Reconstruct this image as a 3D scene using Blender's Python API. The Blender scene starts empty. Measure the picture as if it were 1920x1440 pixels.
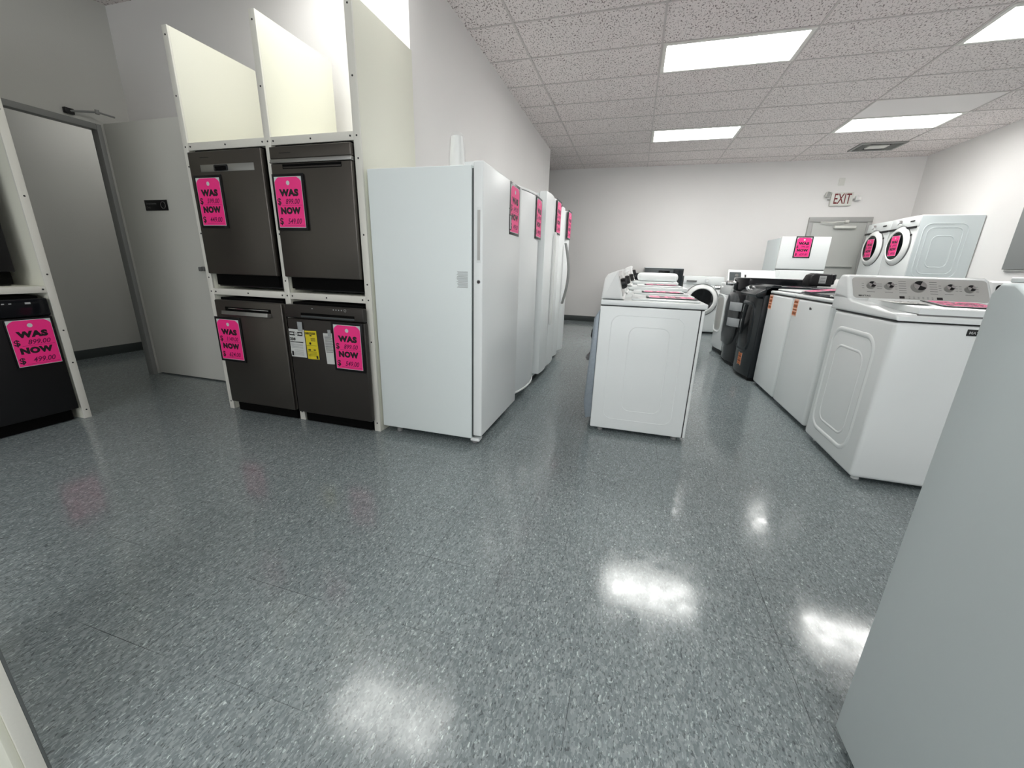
import bpy, bmesh, math, random
from mathutils import Vector, Matrix
random.seed(7)
PI = math.pi
SC = bpy.context.scene
COL = SC.collection

# ------------------------------------------------------------------ camera
cam_data = bpy.data.cameras.new('camera'); cam = bpy.data.objects.new('camera', cam_data); COL.objects.link(cam)
cam_data.sensor_width = 36; cam_data.lens = 744 / 1920 * 36; cam_data.clip_start = 0.02
RC = ((0.95809696, -0.10710385, 0.26566705), (0.28497754, 0.26267495, -0.92184038), (0.02894858, 0.9589216, 0.28219026))
cam.matrix_world = Matrix.Translation((0, 0, 1.11)) @ Matrix(RC).to_4x4()
SC.camera = cam
# ------------------------------------------------------------------ world, exposure
w = bpy.data.worlds.new('world'); SC.world = w; w.use_nodes = True
w.node_tree.nodes['Background'].inputs[0].default_value = (0.75, 0.85, 1, 1)
w.node_tree.nodes['Background'].inputs[1].default_value = 0.3
vs = SC.view_settings
vs.view_transform = 'Standard'; vs.look = 'None'; vs.gamma = 1; vs.use_curve_mapping = False
vs.exposure = 0.0
LAMP = 22.0          # strength of every ceiling diffuser
LAMP_COL = (1.0, 0.995, 0.965, 1)
SC.cycles.max_bounces = 10
SC.cycles.diffuse_bounces = 6
# ceiling fixtures: x0, y0 (each 1.2 wide, 0.6 deep), in the 4 ft x 2 ft ceiling grid; those behind the viewer are unseen, added as fill light
FIX = [(0.03, 4.48), (0.03, 6.87), (2.47, 6.87), (2.47, 4.48), (-2.41, 2.09), (0.03, -0.30), (0.03, -2.69), (-2.41, -2.69)]

# unseen fill light added behind the viewer to lift the ceiling
ld = bpy.data.lights.new('rear_fill', 'AREA'); ld.shape = 'RECTANGLE'; ld.size = 6.5; ld.size_y = 1.9; ld.energy = 110; ld.color = (0.93, 0.97, 1.0)
lo = bpy.data.objects.new('rear_fill', ld); COL.objects.link(lo); lo.location = (0.4, -5.0, 1.55); lo.rotation_euler = (math.radians(90), 0, 0)

# ------------------------------------------------------------------ materials
def nmat(name):
    m = bpy.data.materials.new(name); m.use_nodes = True
    nt = m.node_tree; b = nt.nodes['Principled BSDF']
    return m, nt, b
def mat(name, col, rough=0.5, metal=0.0, bump=0.0, bscale=400, var=0.0, spec=0.5, coat=0.0, alpha=1.0, trans=0.0, aniso=False):
    m, nt, b = nmat(name)
    b.inputs['Base Color'].default_value = (*col, 1); b.inputs['Roughness'].default_value = rough
    b.inputs['Metallic'].default_value = metal; b.inputs['Specular IOR Level'].default_value = spec
    b.inputs['Coat Weight'].default_value = coat; b.inputs['Alpha'].default_value = alpha
    b.inputs['Transmission Weight'].default_value = trans
    tc = nt.nodes.new('ShaderNodeTexCoord'); n = nt.nodes.new('ShaderNodeTexNoise')
    n.inputs['Scale'].default_value = bscale; n.inputs['Detail'].default_value = 3
    if aniso:
        mp = nt.nodes.new('ShaderNodeMapping'); mp.inputs['Scale'].default_value = (0.02, 0.02, 1)
        nt.links.new(tc.outputs['Object'], mp.inputs[0]); nt.links.new(mp.outputs[0], n.inputs['Vector'])
    else:
        nt.links.new(tc.outputs['Object'], n.inputs['Vector'])
    if bump > 0:
        bp = nt.nodes.new('ShaderNodeBump'); bp.inputs['Strength'].default_value = bump; bp.inputs['Distance'].default_value = 0.001
        nt.links.new(n.outputs[0], bp.inputs['Height']); nt.links.new(bp.outputs[0], b.inputs['Normal'])
    if var > 0:
        mx = nt.nodes.new('ShaderNodeMix'); mx.data_type = 'RGBA'
        mx.inputs[6].default_value = (*[c * (1 - var) for c in col], 1); mx.inputs[7].default_value = (*[min(1, c * (1 + var)) for c in col], 1)
        nt.links.new(n.outputs[0], mx.inputs[0]); nt.links.new(mx.outputs[2], b.inputs['Base Color'])
    return m

M = {}
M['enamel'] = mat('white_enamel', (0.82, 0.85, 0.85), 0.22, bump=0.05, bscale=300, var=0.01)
M['enamel_d'] = mat('refrigerator_door_enamel', (0.84, 0.87, 0.87), 0.3, bump=0.15, bscale=500, var=0.01)
M['enamel_t'] = mat('textured_white_enamel', (0.80, 0.86, 0.86), 0.42, bump=0.35, bscale=700, var=0.02)
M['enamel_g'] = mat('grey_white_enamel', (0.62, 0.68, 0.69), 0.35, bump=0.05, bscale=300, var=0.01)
M['plastic_w'] = mat('white_plastic', (0.84, 0.85, 0.84), 0.3, bump=0.05, bscale=200)
M['galv'] = mat('galvanised_steel', (0.30, 0.34, 0.38), 0.45, metal=0.5, bump=0.1, bscale=60, var=0.15)
M['console_grey'] = mat('console_grey', (0.50, 0.50, 0.48), 0.35, bump=0.05, var=0.03)
M['black'] = mat('black_plastic', (0.008, 0.008, 0.009), 0.4, bump=0.05, spec=0.35)
M['void'] = mat('black_tub', (0.002, 0.002, 0.002), 0.8, bump=0.05, spec=0.1)
M['gloss_black'] = mat('gloss_black', (0.008, 0.009, 0.011), 0.08, bump=0.02, bscale=30, spec=0.3)
M['charcoal'] = mat('charcoal_enamel', (0.014, 0.018, 0.021), 0.2, bump=0.05, bscale=200, spec=0.35)
M['graphite'] = mat('graphite_enamel', (0.075, 0.085, 0.09), 0.35, metal=0.3, bump=0.05, bscale=200)
M['blksteel'] = mat('black_stainless', (0.115, 0.105, 0.095), 0.33, metal=0.85, bump=0.08, bscale=900, aniso=True)
M['blksteel2'] = mat('black_stainless_dull', (0.055, 0.05, 0.046), 0.4, metal=0.6, bump=0.08, bscale=900, aniso=True)
M['steel'] = mat('brushed_steel', (0.42, 0.42, 0.41), 0.3, metal=0.9, bump=0.05, bscale=900, aniso=True)
M['chrome'] = mat('chrome', (0.8, 0.8, 0.8), 0.12, metal=1.0, bump=0.01)
M['dglass'] = mat('dark_glass', (0.006, 0.007, 0.008), 0.08, bump=0.01, bscale=10, spec=0.3)
M['lidglass'] = mat('smoked_lid_glass', (0.05, 0.05, 0.06), 0.15, bump=0.01, bscale=10)
M['board'] = mat('white_painted_board', (0.76, 0.76, 0.66), 0.5, bump=0.15, bscale=250, var=0.02)
M['edge'] = mat('primed_board_edge', (0.74, 0.73, 0.67), 0.6, bump=0.2, bscale=200, var=0.03)
M['doorpaint'] = mat('grey_door_paint', (0.44, 0.45, 0.43), 0.45, bump=0.1, bscale=200)
M['frame'] = mat('grey_frame_paint', (0.25, 0.255, 0.25), 0.45, bump=0.1, bscale=200)
M['leaf'] = mat('cream_door_paint', (0.64, 0.64, 0.60), 0.6, bump=0.3, bscale=300, var=0.02)
M['farframe'] = mat('steel_frame_paint', (0.36, 0.36, 0.35), 0.45, bump=0.1, bscale=200)
M['base'] = mat('rubber_baseboard', (0.055, 0.065, 0.065), 0.5, bump=0.1, bscale=200)
M['pink'] = mat('fluorescent_pink_card', (1.0, 0.035, 0.27), 0.35, bump=0.05, var=0.02)
M['card'] = mat('white_card', (0.62, 0.66, 0.66), 0.4, bump=0.05)
M['sleeve'] = mat('black_sleeve', (0.006, 0.006, 0.007), 0.3, bump=0.02, spec=0.3)
M['ink'] = mat('black_ink', (0.01, 0.008, 0.01), 0.5, bump=0.01)
M['marker'] = mat('dark_marker_ink', (0.14, 0.0, 0.05), 0.5, bump=0.01)
M['paper'] = mat('white_paper', (0.66, 0.68, 0.66), 0.6, bump=0.1, bscale=60)
M['yellow'] = mat('yellow_paper', (0.75, 0.62, 0.02), 0.5, bump=0.1, bscale=60)
M['greyink'] = mat('grey_print', (0.16, 0.16, 0.16), 0.6, bump=0.01)
M['palegrey'] = mat('pale_print', (0.42, 0.43, 0.43), 0.6, bump=0.01)
M['orange'] = mat('orange_sticker', (0.55, 0.17, 0.05), 0.5, bump=0.05)
M['peach'] = mat('peach_sticker', (0.80, 0.52, 0.42), 0.5, bump=0.02)
M['brown'] = mat('brown_print', (0.22, 0.05, 0.015), 0.5, bump=0.02)
M['tape'] = mat('clear_tape', (0.36, 0.38, 0.39), 0.3, bump=0.4, bscale=40)
M['film'] = mat('plastic_film', (0.75, 0.8, 0.82), 0.12, bump=0.8, bscale=18, alpha=0.09)
M['red'] = mat('exit_red', (0.16, 0.012, 0.014), 0.4, bump=0.02)
M['exitbox'] = mat('exit_sign_housing', (0.66, 0.66, 0.62), 0.4, bump=0.05)
M['vent'] = mat('vent_paint', (0.30, 0.30, 0.29), 0.5, bump=0.05)
M['tee'] = mat('ceiling_tee_paint', (0.56, 0.52, 0.51), 0.5, bump=0.05)
M['wallboard'] = mat('grey_wall_board', (0.23, 0.235, 0.235), 0.5, bump=0.1, bscale=300)
M['screw'] = mat('screw_head', (0.02, 0.02, 0.02), 0.5, bump=0.02)
M['darkstrip'] = mat('grey_edge_strip', (0.11, 0.12, 0.12), 0.5, bump=0.02)
M['rubber'] = mat('grey_rubber', (0.3, 0.3, 0.3), 0.7, bump=0.1)

def wallmat(name, col, var=0.03):
    m, nt, b = nmat(name)
    b.inputs['Roughness'].default_value = 0.65
    tc = nt.nodes.new('ShaderNodeTexCoord')
    n = nt.nodes.new('ShaderNodeTexNoise'); n.inputs['Scale'].default_value = 90; n.inputs['Detail'].default_value = 6
    n2 = nt.nodes.new('ShaderNodeTexNoise'); n2.inputs['Scale'].default_value = 1.3; n2.inputs['Detail'].default_value = 2
    nt.links.new(tc.outputs['Object'], n.inputs['Vector']); nt.links.new(tc.outputs['Object'], n2.inputs['Vector'])
    mx = nt.nodes.new('ShaderNodeMix'); mx.data_type = 'RGBA'
    mx.inputs[6].default_value = (*[c * (1 - var) for c in col], 1); mx.inputs[7].default_value = (*[c * (1 + var) for c in col], 1)
    nt.links.new(n2.outputs[0], mx.inputs[0]); nt.links.new(mx.outputs[2], b.inputs['Base Color'])
    bp = nt.nodes.new('ShaderNodeBump'); bp.inputs['Strength'].default_value = 0.3; bp.inputs['Distance'].default_value = 0.002
    nt.links.new(n.outputs[0], bp.inputs['Height']); nt.links.new(bp.outputs[0], b.inputs['Normal'])
    return m
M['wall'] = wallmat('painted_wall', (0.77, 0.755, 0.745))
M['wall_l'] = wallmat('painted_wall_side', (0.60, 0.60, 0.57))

def floormat():
    m, nt, b = nmat('vinyl_composition_tile')
    L = nt.links.new; N = nt.nodes.new
    tc = N('ShaderNodeTexCoord')
    mp = N('ShaderNodeMapping'); mp.inputs['Scale'].default_value = (1, 0.42, 1); L(tc.outputs['Object'], mp.inputs[0])
    # distort so the chips have ragged outlines
    nd = N('ShaderNodeTexNoise'); nd.inputs['Scale'].default_value = 70; nd.inputs['Detail'].default_value = 2; L(tc.outputs['Object'], nd.inputs['Vector'])
    va = N('ShaderNodeVectorMath'); va.operation = 'MULTIPLY_ADD'; va.inputs[1].default_value = (0.010, 0.010, 0.010)
    L(nd.outputs['Color'], va.inputs[0]); L(mp.outputs[0], va.inputs[2])
    def chips(scale, stops, mode):
        vo = N('ShaderNodeTexVoronoi'); vo.inputs['Scale'].default_value = scale; L(va.outputs[0], vo.inputs['Vector'])
        sep = N('ShaderNodeSeparateColor'); L(vo.outputs['Color'], sep.inputs[0])
        cr = N('ShaderNodeValToRGB'); e = cr.color_ramp; e.interpolation = mode
        e.elements[0].position = stops[0][0]; e.elements[0].color = (*stops[0][1], 1)
        e.elements[1].position = stops[-1][0]; e.elements[1].color = (*stops[-1][1], 1)
        for p, c in stops[1:-1]: k = e.elements.new(p); k.color = (*c, 1)
        L(sep.outputs[0], cr.inputs[0]); return cr
    A = chips(210, ((0.0, (0.150, 0.178, 0.186)), (0.5, (0.200, 0.232, 0.240)), (1.0, (0.275, 0.312, 0.316))), 'LINEAR')
    B = chips(330, ((0.0, (0.58, 0.58, 0.58)), (0.07, (1.0, 1.0, 1.0)), (0.93, (1.45, 1.45, 1.43)), (0.975, (1.9, 1.9, 1.85))), 'CONSTANT')
    cr = N('ShaderNodeMix'); cr.data_type = 'RGBA'; cr.blend_type = 'MULTIPLY'; cr.inputs[0].default_value = 1
    L(A.outputs[0], cr.inputs[6]); L(B.outputs[0], cr.inputs[7])
    n2 = N('ShaderNodeTexNoise'); n2.inputs['Scale'].default_value = 1.1; n2.inputs['Detail'].default_value = 3; L(tc.outputs['Object'], n2.inputs['Vector'])
    mr = N('ShaderNodeMapRange'); mr.inputs[3].default_value = 0.9; mr.inputs[4].default_value = 1.1; L(n2.outputs[0], mr.inputs[0])
    mu = N('ShaderNodeMix'); mu.data_type = 'RGBA'; mu.blend_type = 'MULTIPLY'; mu.inputs[0].default_value = 1
    L(cr.outputs[2], mu.inputs[6]); L(mr.outputs[0], mu.inputs[7])
    # thin seams every 12 inches
    br = N('ShaderNodeTexBrick'); br.offset = 0; br.inputs['Scale'].default_value = 1
    br.inputs['Mortar Size'].default_value = 0.0011; br.inputs['Brick Width'].default_value = 0.3048; br.inputs['Row Height'].default_value = 0.3048
    br.inputs['Mortar Smooth'].default_value = 0.4
    mp2 = N('ShaderNodeMapping'); mp2.inputs['Location'].default_value = (0.0452, 0.0436, 0); L(tc.outputs['Object'], mp2.inputs[0]); L(mp2.outputs[0], br.inputs['Vector'])
    n3 = N('ShaderNodeTexNoise'); n3.inputs['Scale'].default_value = 2.3; L(tc.outputs['Object'], n3.inputs['Vector'])
    g = N('ShaderNodeMapRange'); g.inputs[1].default_value = 0.45; g.inputs[2].default_value = 0.62; g.inputs[3].default_value = 0.08; g.inputs[4].default_value = 0.9; L(n3.outputs[0], g.inputs[0])
    fm = N('ShaderNodeMath'); fm.operation = 'MULTIPLY'; L(br.outputs['Fac'], fm.inputs[0]); L(g.outputs[0], fm.inputs[1])
    m2 = N('ShaderNodeMix'); m2.data_type = 'RGBA'; m2.inputs[7].default_value = (0.035, 0.04, 0.042, 1)
    L(fm.outputs[0], m2.inputs[0]); L(mu.outputs[2], m2.inputs[6]); L(m2.outputs[2], b.inputs['Base Color'])
    # waxed, slightly scuffed gloss
    n4 = N('ShaderNodeTexNoise'); n4.inputs['Scale'].default_value = 14; n4.inputs['Detail'].default_value = 5; L(tc.outputs['Object'], n4.inputs['Vector'])
    r = N('ShaderNodeMapRange'); r.inputs[1].default_value = 0.3; r.inputs[2].default_value = 0.7; r.inputs[3].default_value = 0.08; r.inputs[4].default_value = 0.2; L(n4.outputs[0], r.inputs[0]); L(r.outputs[0], b.inputs['Roughness'])
    mp5 = N('ShaderNodeMapping'); mp5.inputs['Scale'].default_value = (1, 0.12, 1); mp5.inputs['Rotation'].default_value = (0, 0, 0.5); L(tc.outputs['Object'], mp5.inputs[0])
    n5 = N('ShaderNodeTexNoise'); n5.inputs['Scale'].default_value = 40; n5.inputs['Detail'].default_value = 4; L(mp5.outputs[0], n5.inputs['Vector'])
    bp = N('ShaderNodeBump'); bp.inputs['Strength'].default_value = 0.07; bp.inputs['Distance'].default_value = 0.002
    L(n5.outputs[0], bp.inputs['Height']); L(bp.outputs[0], b.inputs['Normal'])
    b.inputs['Specular IOR Level'].default_value = 0.5
    return m
M['floor'] = floormat()

def ceilmat():
    m, nt, b = nmat('acoustic_tile')
    L = nt.links.new; N = nt.nodes.new
    tc = N('ShaderNodeTexCoord')
    mp = N('ShaderNodeMapping'); mp.inputs['Scale'].default_value = (1, 0.55, 1); mp.inputs['Rotation'].default_value = (0, 0, 0.6); L(tc.outputs['Object'], mp.inputs[0])
    n = N('ShaderNodeTexNoise'); n.inputs['Scale'].default_value = 85; n.inputs['Detail'].default_value = 3; n.inputs['Roughness'].default_value = 0.6; L(mp.outputs[0], n.inputs['Vector'])
    cr = N('ShaderNodeValToRGB'); e = cr.color_ramp
    e.elements[0].position = 0.36; e.elements[0].color = (0.22, 0.185, 0.18, 1)
    e.elements[1].position = 0.46; e.elements[1].color = (0.80, 0.745, 0.735, 1)
    L(n.outputs[0], cr.inputs[0]); L(cr.outputs[0], b.inputs['Base Color'])
    bp = N('ShaderNodeBump'); bp.inputs['Strength'].default_value = 0.5; bp.inputs['Distance'].default_value = 0.004
    L(n.outputs[0], bp.inputs['Height']); L(bp.outputs[0], b.inputs['Normal'])
    b.inputs['Roughness'].default_value = 0.9; b.inputs['Specular IOR Level'].default_value = 0.2
    return m
M['ceil'] = ceilmat()
def lampmat():
    m, nt, b = nmat('lit_diffuser')
    b.inputs['Base Color'].default_value = (0.8, 0.8, 0.78, 1)
    b.inputs['Emission Color'].default_value = LAMP_COL; b.inputs['Emission Strength'].default_value = LAMP
    return m
M['lamp'] = lampmat()
M['lamp_dim'] = lampmat(); M['lamp_dim'].node_tree.nodes['Principled BSDF'].inputs['Emission Strength'].default_value = 9.0
M['lamp_hall'] = lampmat(); M['lamp_hall'].node_tree.nodes['Principled BSDF'].inputs['Emission Strength'].default_value = 6.5
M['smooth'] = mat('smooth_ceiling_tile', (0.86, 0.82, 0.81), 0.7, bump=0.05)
M['troffer'] = mat('troffer_reflector', (0.75, 0.74, 0.70), 0.4, bump=0.02)

# ------------------------------------------------------------------ mesh builder
_tc = {}
def text_src(s, offset=0.0, ext=0.0006, shear=0.0, space=1.0):
    k = (s, offset, ext, shear, space)
    if k not in _tc:
        c = bpy.data.curves.new('t', 'FONT'); c.body = s; c.size = 1; c.offset = offset; c.extrude = 0
        c.shear = shear; c.space_character = space; c.align_x = 'CENTER'; c.resolution_u = 3
        o = bpy.data.objects.new('t', c); COL.objects.link(o)
        dg = bpy.context.evaluated_depsgraph_get(); me = bpy.data.meshes.new_from_object(o.evaluated_get(dg))
        bpy.data.objects.remove(o); bpy.data.curves.remove(c)
        vs_ = [v.co.copy() for v in me.vertices]
        x0 = min(v.x for v in vs_); x1 = max(v.x for v in vs_); y0 = min(v.y for v in vs_); y1 = max(v.y for v in vs_)
        for v in me.vertices: v.co = Vector(((v.co.x - (x0 + x1) / 2) / (x1 - x0), (v.co.y - (y0 + y1) / 2) / (y1 - y0), 0))
        _tc[k] = me
    return _tc[k]

class MB:
    def __init__(s, *mats): s.bm = bmesh.new(); s.mats = list(mats); s.i = 0
    def use(s, name):
        if name not in s.mats: s.mats.append(name)
        s.i = s.mats.index(name); return s
    def _add(s, bm, mtx=None):
        for f in bm.faces: f.material_index = s.i
        me = bpy.data.meshes.new('tmp')
        if mtx is not None: bmesh.ops.transform(bm, matrix=mtx, verts=bm.verts)
        bm.to_mesh(me); bm.free(); s.bm.from_mesh(me); bpy.data.meshes.remove(me); return s
    def box(s, x0, x1, y0, y1, z0, z1, r=0.0, seg=2, mtx=None):
        bm = bmesh.new(); bmesh.ops.create_cube(bm, size=1)
        for v in bm.verts: v.co = Vector((x0 + (v.co.x + .5) * (x1 - x0), y0 + (v.co.y + .5) * (y1 - y0), z0 + (v.co.z + .5) * (z1 - z0)))
        r = min(r, .49 * min(abs(x1 - x0), abs(y1 - y0), abs(z1 - z0)))
        if r > 0: bmesh.ops.bevel(bm, geom=bm.edges[:], offset=r, segments=seg, affect='EDGES', profile=.5)
        return s._add(bm, mtx)
    def prism(s, pts, axis, a0, a1, r=0.0, seg=2, mtx=None):
        """pts: outline in the two other axes (x:(y,z)  y:(x,z)  z:(x,y))"""
        bm = bmesh.new()
        def P(p, a): return {'x': (a, p[0], p[1]), 'y': (p[0], a, p[1]), 'z': (p[0], p[1], a)}[axis]
        A = [bm.verts.new(P(p, a0)) for p in pts]; B = [bm.verts.new(P(p, a1)) for p in pts]
        n = len(pts)
        caps = [bm.faces.new(A), bm.faces.new(B[::-1])]
        for k in range(n): bm.faces.new((A[k], B[k], B[(k + 1) % n], A[(k + 1) % n]))
        bmesh.ops.recalc_face_normals(bm, faces=bm.faces)
        if r > 0:
            ed = list({e for f in caps for e in f.edges}); bmesh.ops.bevel(bm, geom=ed, offset=r, segments=seg, affect='EDGES', profile=.5)
        return s._add(bm, mtx)
    def cyl(s, p0, p1, r0, r1=None, n=24, r=0.0, mtx=None):
        r1 = r0 if r1 is None else r1; p0 = Vector(p0); p1 = Vector(p1); d = p1 - p0
        bm = bmesh.new(); bmesh.ops.create_cone(bm, cap_ends=True, segments=n, radius1=r0, radius2=r1, depth=d.length)
        if r > 0:
            ed = [e for e in bm.edges if abs(e.verts[0].co.z - e.verts[1].co.z) < 1e-6]
            bmesh.ops.bevel(bm, geom=ed, offset=r, segments=2, affect='EDGES')
        q = Vector((0, 0, 1)).rotation_difference(d.normalized()).to_matrix().to_4x4()
        m4 = Matrix.Translation((p0 + p1) / 2) @ q
        return s._add(bm, mtx @ m4 if mtx is not None else m4)
    def tube(s, path, r, n=8, closed=False, mtx=None, flat=None):
        bm = bmesh.new(); P = [Vector(p) for p in path]; N = len(P); rings = []
        up = None
        for k in range(N):
            if closed: t = (P[(k + 1) % N] - P[k - 1]).normalized()
            else: t = (P[min(k + 1, N - 1)] - P[max(k - 1, 0)]).normalized()
            if up is None: up = t.orthogonal().normalized()
            up = (up - t * up.dot(t)).normalized(); b = t.cross(up)
            rings.append([bm.verts.new(P[k] + (up * math.cos(a) + b * math.sin(a)) * r) for a in [2 * PI * j / n for j in range(n)]])
        for k in range(N if closed else N - 1):
            A = rings[k]; B = rings[(k + 1) % N]
            for j in range(n): bm.faces.new((A[j], A[(j + 1) % n], B[(j + 1) % n], B[j]))
        if not closed: bm.faces.new(rings[0][::-1]); bm.faces.new(rings[-1])
        bmesh.ops.recalc_face_normals(bm, faces=bm.faces)
        return s._add(bm, mtx)
    def lathe(s, prof, n=36, mtx=None, sup=2.0, ax=1.0, az=1.0, warp=None):
        """profile (radius, y): turned about the local y axis; superellipse exponent sup, scales ax, az"""
        bm = bmesh.new(); rings = []
        for r, y in prof:
            ring = []
            for j in range(n):
                a = 2 * PI * j / n; c, d = math.cos(a), math.sin(a)
                ring.append(bm.verts.new((ax * r * math.copysign(abs(c) ** (2 / sup), c), y, az * r * math.copysign(abs(d) ** (2 / sup), d))))
            rings.append(ring)
        for k in range(len(prof) - 1):
            for j in range(n): bm.faces.new((rings[k][j], rings[k][(j + 1) % n], rings[k + 1][(j + 1) % n], rings[k + 1][j]))
        if prof[0][0] > .01 and prof[-1][0] > .01:      # an annular section: close the profile instead of capping it
            for j in range(n): bm.faces.new((rings[-1][j], rings[-1][(j + 1) % n], rings[0][(j + 1) % n], rings[0][j]))
        else:
            bm.faces.new(rings[0]); bm.faces.new(rings[-1][::-1])
        bmesh.ops.remove_doubles(bm, verts=bm.verts, dist=1e-6)
        if warp:
            for v in bm.verts: v.co.y += warp[1] * (2 * v.co.x / warp[0]) ** 2
        bmesh.ops.recalc_face_normals(bm, faces=bm.faces)
        return s._add(bm, mtx)
    def text(s, t, x, y, z, wd, ht, offset=0.0, shear=0.0, mtx=None, space=1.0):
        """flat lettering on a plane facing -y, centred at x, z"""
        bm = bmesh.new(); bm.from_mesh(text_src(t, offset, 0, shear, space))
        m4 = Matrix.Translation((x, y, z)) @ Matrix.Rotation(PI / 2, 4, 'X') @ Matrix.Diagonal((wd, ht, 1, 1))
        return s._add(bm, mtx @ m4 if mtx is not None else m4)
    def build(s, name, parent=None, sharp=38):
        me = bpy.data.meshes.new(name); s.bm.to_mesh(me); s.bm.free()
        for p in me.polygons: p.use_smooth = True
        me.set_sharp_from_angle(angle=math.radians(sharp))
        for k in s.mats: me.materials.append(M[k])
        o = bpy.data.objects.new(name, me); COL.objects.link(o)
        if parent: o.parent = parent
        return o

def T(*v): return Matrix.Translation(v)
def RX(a): return Matrix.Rotation(math.radians(a), 4, 'X')
def RY(a): return Matrix.Rotation(math.radians(a), 4, 'Y')
def RZ(a): return Matrix.Rotation(math.radians(a), 4, 'Z')
def tag(o, label, cat, group=None):
    o['label'] = label; o['category'] = cat
    if group: o['group'] = group
    return o
def thing(name, label, cat, loc=(0, 0, 0), rz=0, group=None):
    o = bpy.data.objects.new(name, None); COL.objects.link(o); o.empty_display_size = .1
    o.location = loc; o.rotation_euler = (0, 0, math.radians(rz)); return tag(o, label, cat, group)
def copy_tree(o, parent=None):
    c = o.copy(); COL.objects.link(c); c.parent = parent
    for ch in list(o.children): copy_tree(ch, c)
    return c
def struct(name, mb, parent=None):
    o = mb.build(name, parent)
    if parent is None: o['kind'] = 'structure'
    return o
def rrect(cx, cz, w_, h_, r, n=6):
    P = []
    for (sx, sz, a0) in ((1, 1, 0), (-1, 1, 90), (-1, -1, 180), (1, -1, 270)):
        for k in range(n + 1):
            a = math.radians(a0 + 90 * k / n); P.append((cx + sx * (w_ / 2 - r) + r * math.cos(a), cz + sz * (h_ / 2 - r) + r * math.sin(a)))
    return P

# ------------------------------------------------------------------ room shell
CH = 3.08
struct('floor', MB('floor').box(-6.2, 4.7, -5.2, 9.3, -0.1, 0))
# suspended ceiling: tile field cut round the fixtures, tees beneath it
def ceiling():
    mb = MB('ceil'); gx = [0.02 + 1.22 * k for k in range(-4, 5)]; gy = [4.475 + 0.598 * k for k in range(-17, 9)]
    xs = [-4.5] + [x for x in gx if -4.4 < x < 4.45] + [4.55]; ys = [-5.1] + [y for y in gy if -5 < y < 9.0] + [9.1]
    for a in range(len(xs) - 1):
        for c in range(len(ys) - 1):
            cx = (xs[a] + xs[a + 1]) / 2; cy = (ys[c] + ys[c + 1]) / 2
            if any(f[0] < cx < f[0] + 1.2 and f[1] < cy < f[1] + .6 for f in FIX): continue
            mb.box(xs[a], xs[a + 1], ys[c], ys[c + 1], CH, CH + .02)
    mb.box(-4.5, 4.55, -5.1, 9.1, CH + .12, CH + .14)
    struct('ceiling', mb)
    t = MB('tee')
    for x in gx:
        if -4.3 < x < 4.4: t.box(x - .009, x + .009, -5, 9.03, CH - .006, CH - .0005)
    for y in gy:
        if -4.9 < y < 9: t.box(-4.4, 4.46, y - .008, y + .008, CH - .005, CH - .0005)
    struct('trim_1', t)
    # one smooth replacement tile strip beside the far right fixture
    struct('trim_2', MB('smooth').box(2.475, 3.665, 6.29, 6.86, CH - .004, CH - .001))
ceiling()
struct('wall_far', MB('wall').box(-4.5, 4.6, 9.03, 9.15, 0, CH + .02))
struct('wall_right', MB('wall').box(4.46, 4.6, -5.1, 9.03, 0, CH + .02))
struct('wall_partition', MB('wall').box(-4.42, -1.62, 2.88, 7.59, 0, CH))
struct('wall_rear', MB('wall').box(-4.5, 4.6, -5.2, -5.1, 0, CH + .02))
# left wall with a doorway
DY0, DY1, DZ = 1.72, 2.64, 2.135
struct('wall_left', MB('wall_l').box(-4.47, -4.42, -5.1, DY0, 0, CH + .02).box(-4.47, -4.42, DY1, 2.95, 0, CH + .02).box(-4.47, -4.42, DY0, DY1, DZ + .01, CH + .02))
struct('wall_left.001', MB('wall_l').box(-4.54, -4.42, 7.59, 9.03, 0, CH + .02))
f = MB('frame').box(-4.475, -4.40, DY1 - .03, DY1 + .005, 0, DZ + .015, .003).box(-4.475, -4.40, DY0 - .005, DY0 + .03, 0, DZ + .015, .003).box(-4.475, -4.40, DY0 + .031, DY1 - .031, DZ - .03, DZ + .015, .003)
struct('door_1', f)
# hallway beyond the doorway
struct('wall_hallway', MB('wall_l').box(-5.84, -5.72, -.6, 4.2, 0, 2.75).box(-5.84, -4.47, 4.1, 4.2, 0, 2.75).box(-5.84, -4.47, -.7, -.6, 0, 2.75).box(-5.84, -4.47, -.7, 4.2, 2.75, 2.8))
struct('baseboard_hallway', MB('base').box(-5.72, -5.71, -.6, 4.1, 0, .10, .002).box(-5.7, -4.47, 4.09, 4.1, 0, .1, .002))
struct('baseboard_far', MB('base').box(-4.42, 2.93, 9.018, 9.03, 0, .115, .003).box(3.95, 4.46, 9.018, 9.03, 0, .115, .003))
struct('baseboard_right', MB('base').box(4.448, 4.46, -5.1, 9.03, 0, .115, .003))
struct('baseboard_partition', MB('base').box(-1.62, -1.608, 2.88, 7.59, 0, .115, .003).box(-4.0, -1.62, 7.59, 7.602, 0, .115, .003))
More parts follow.
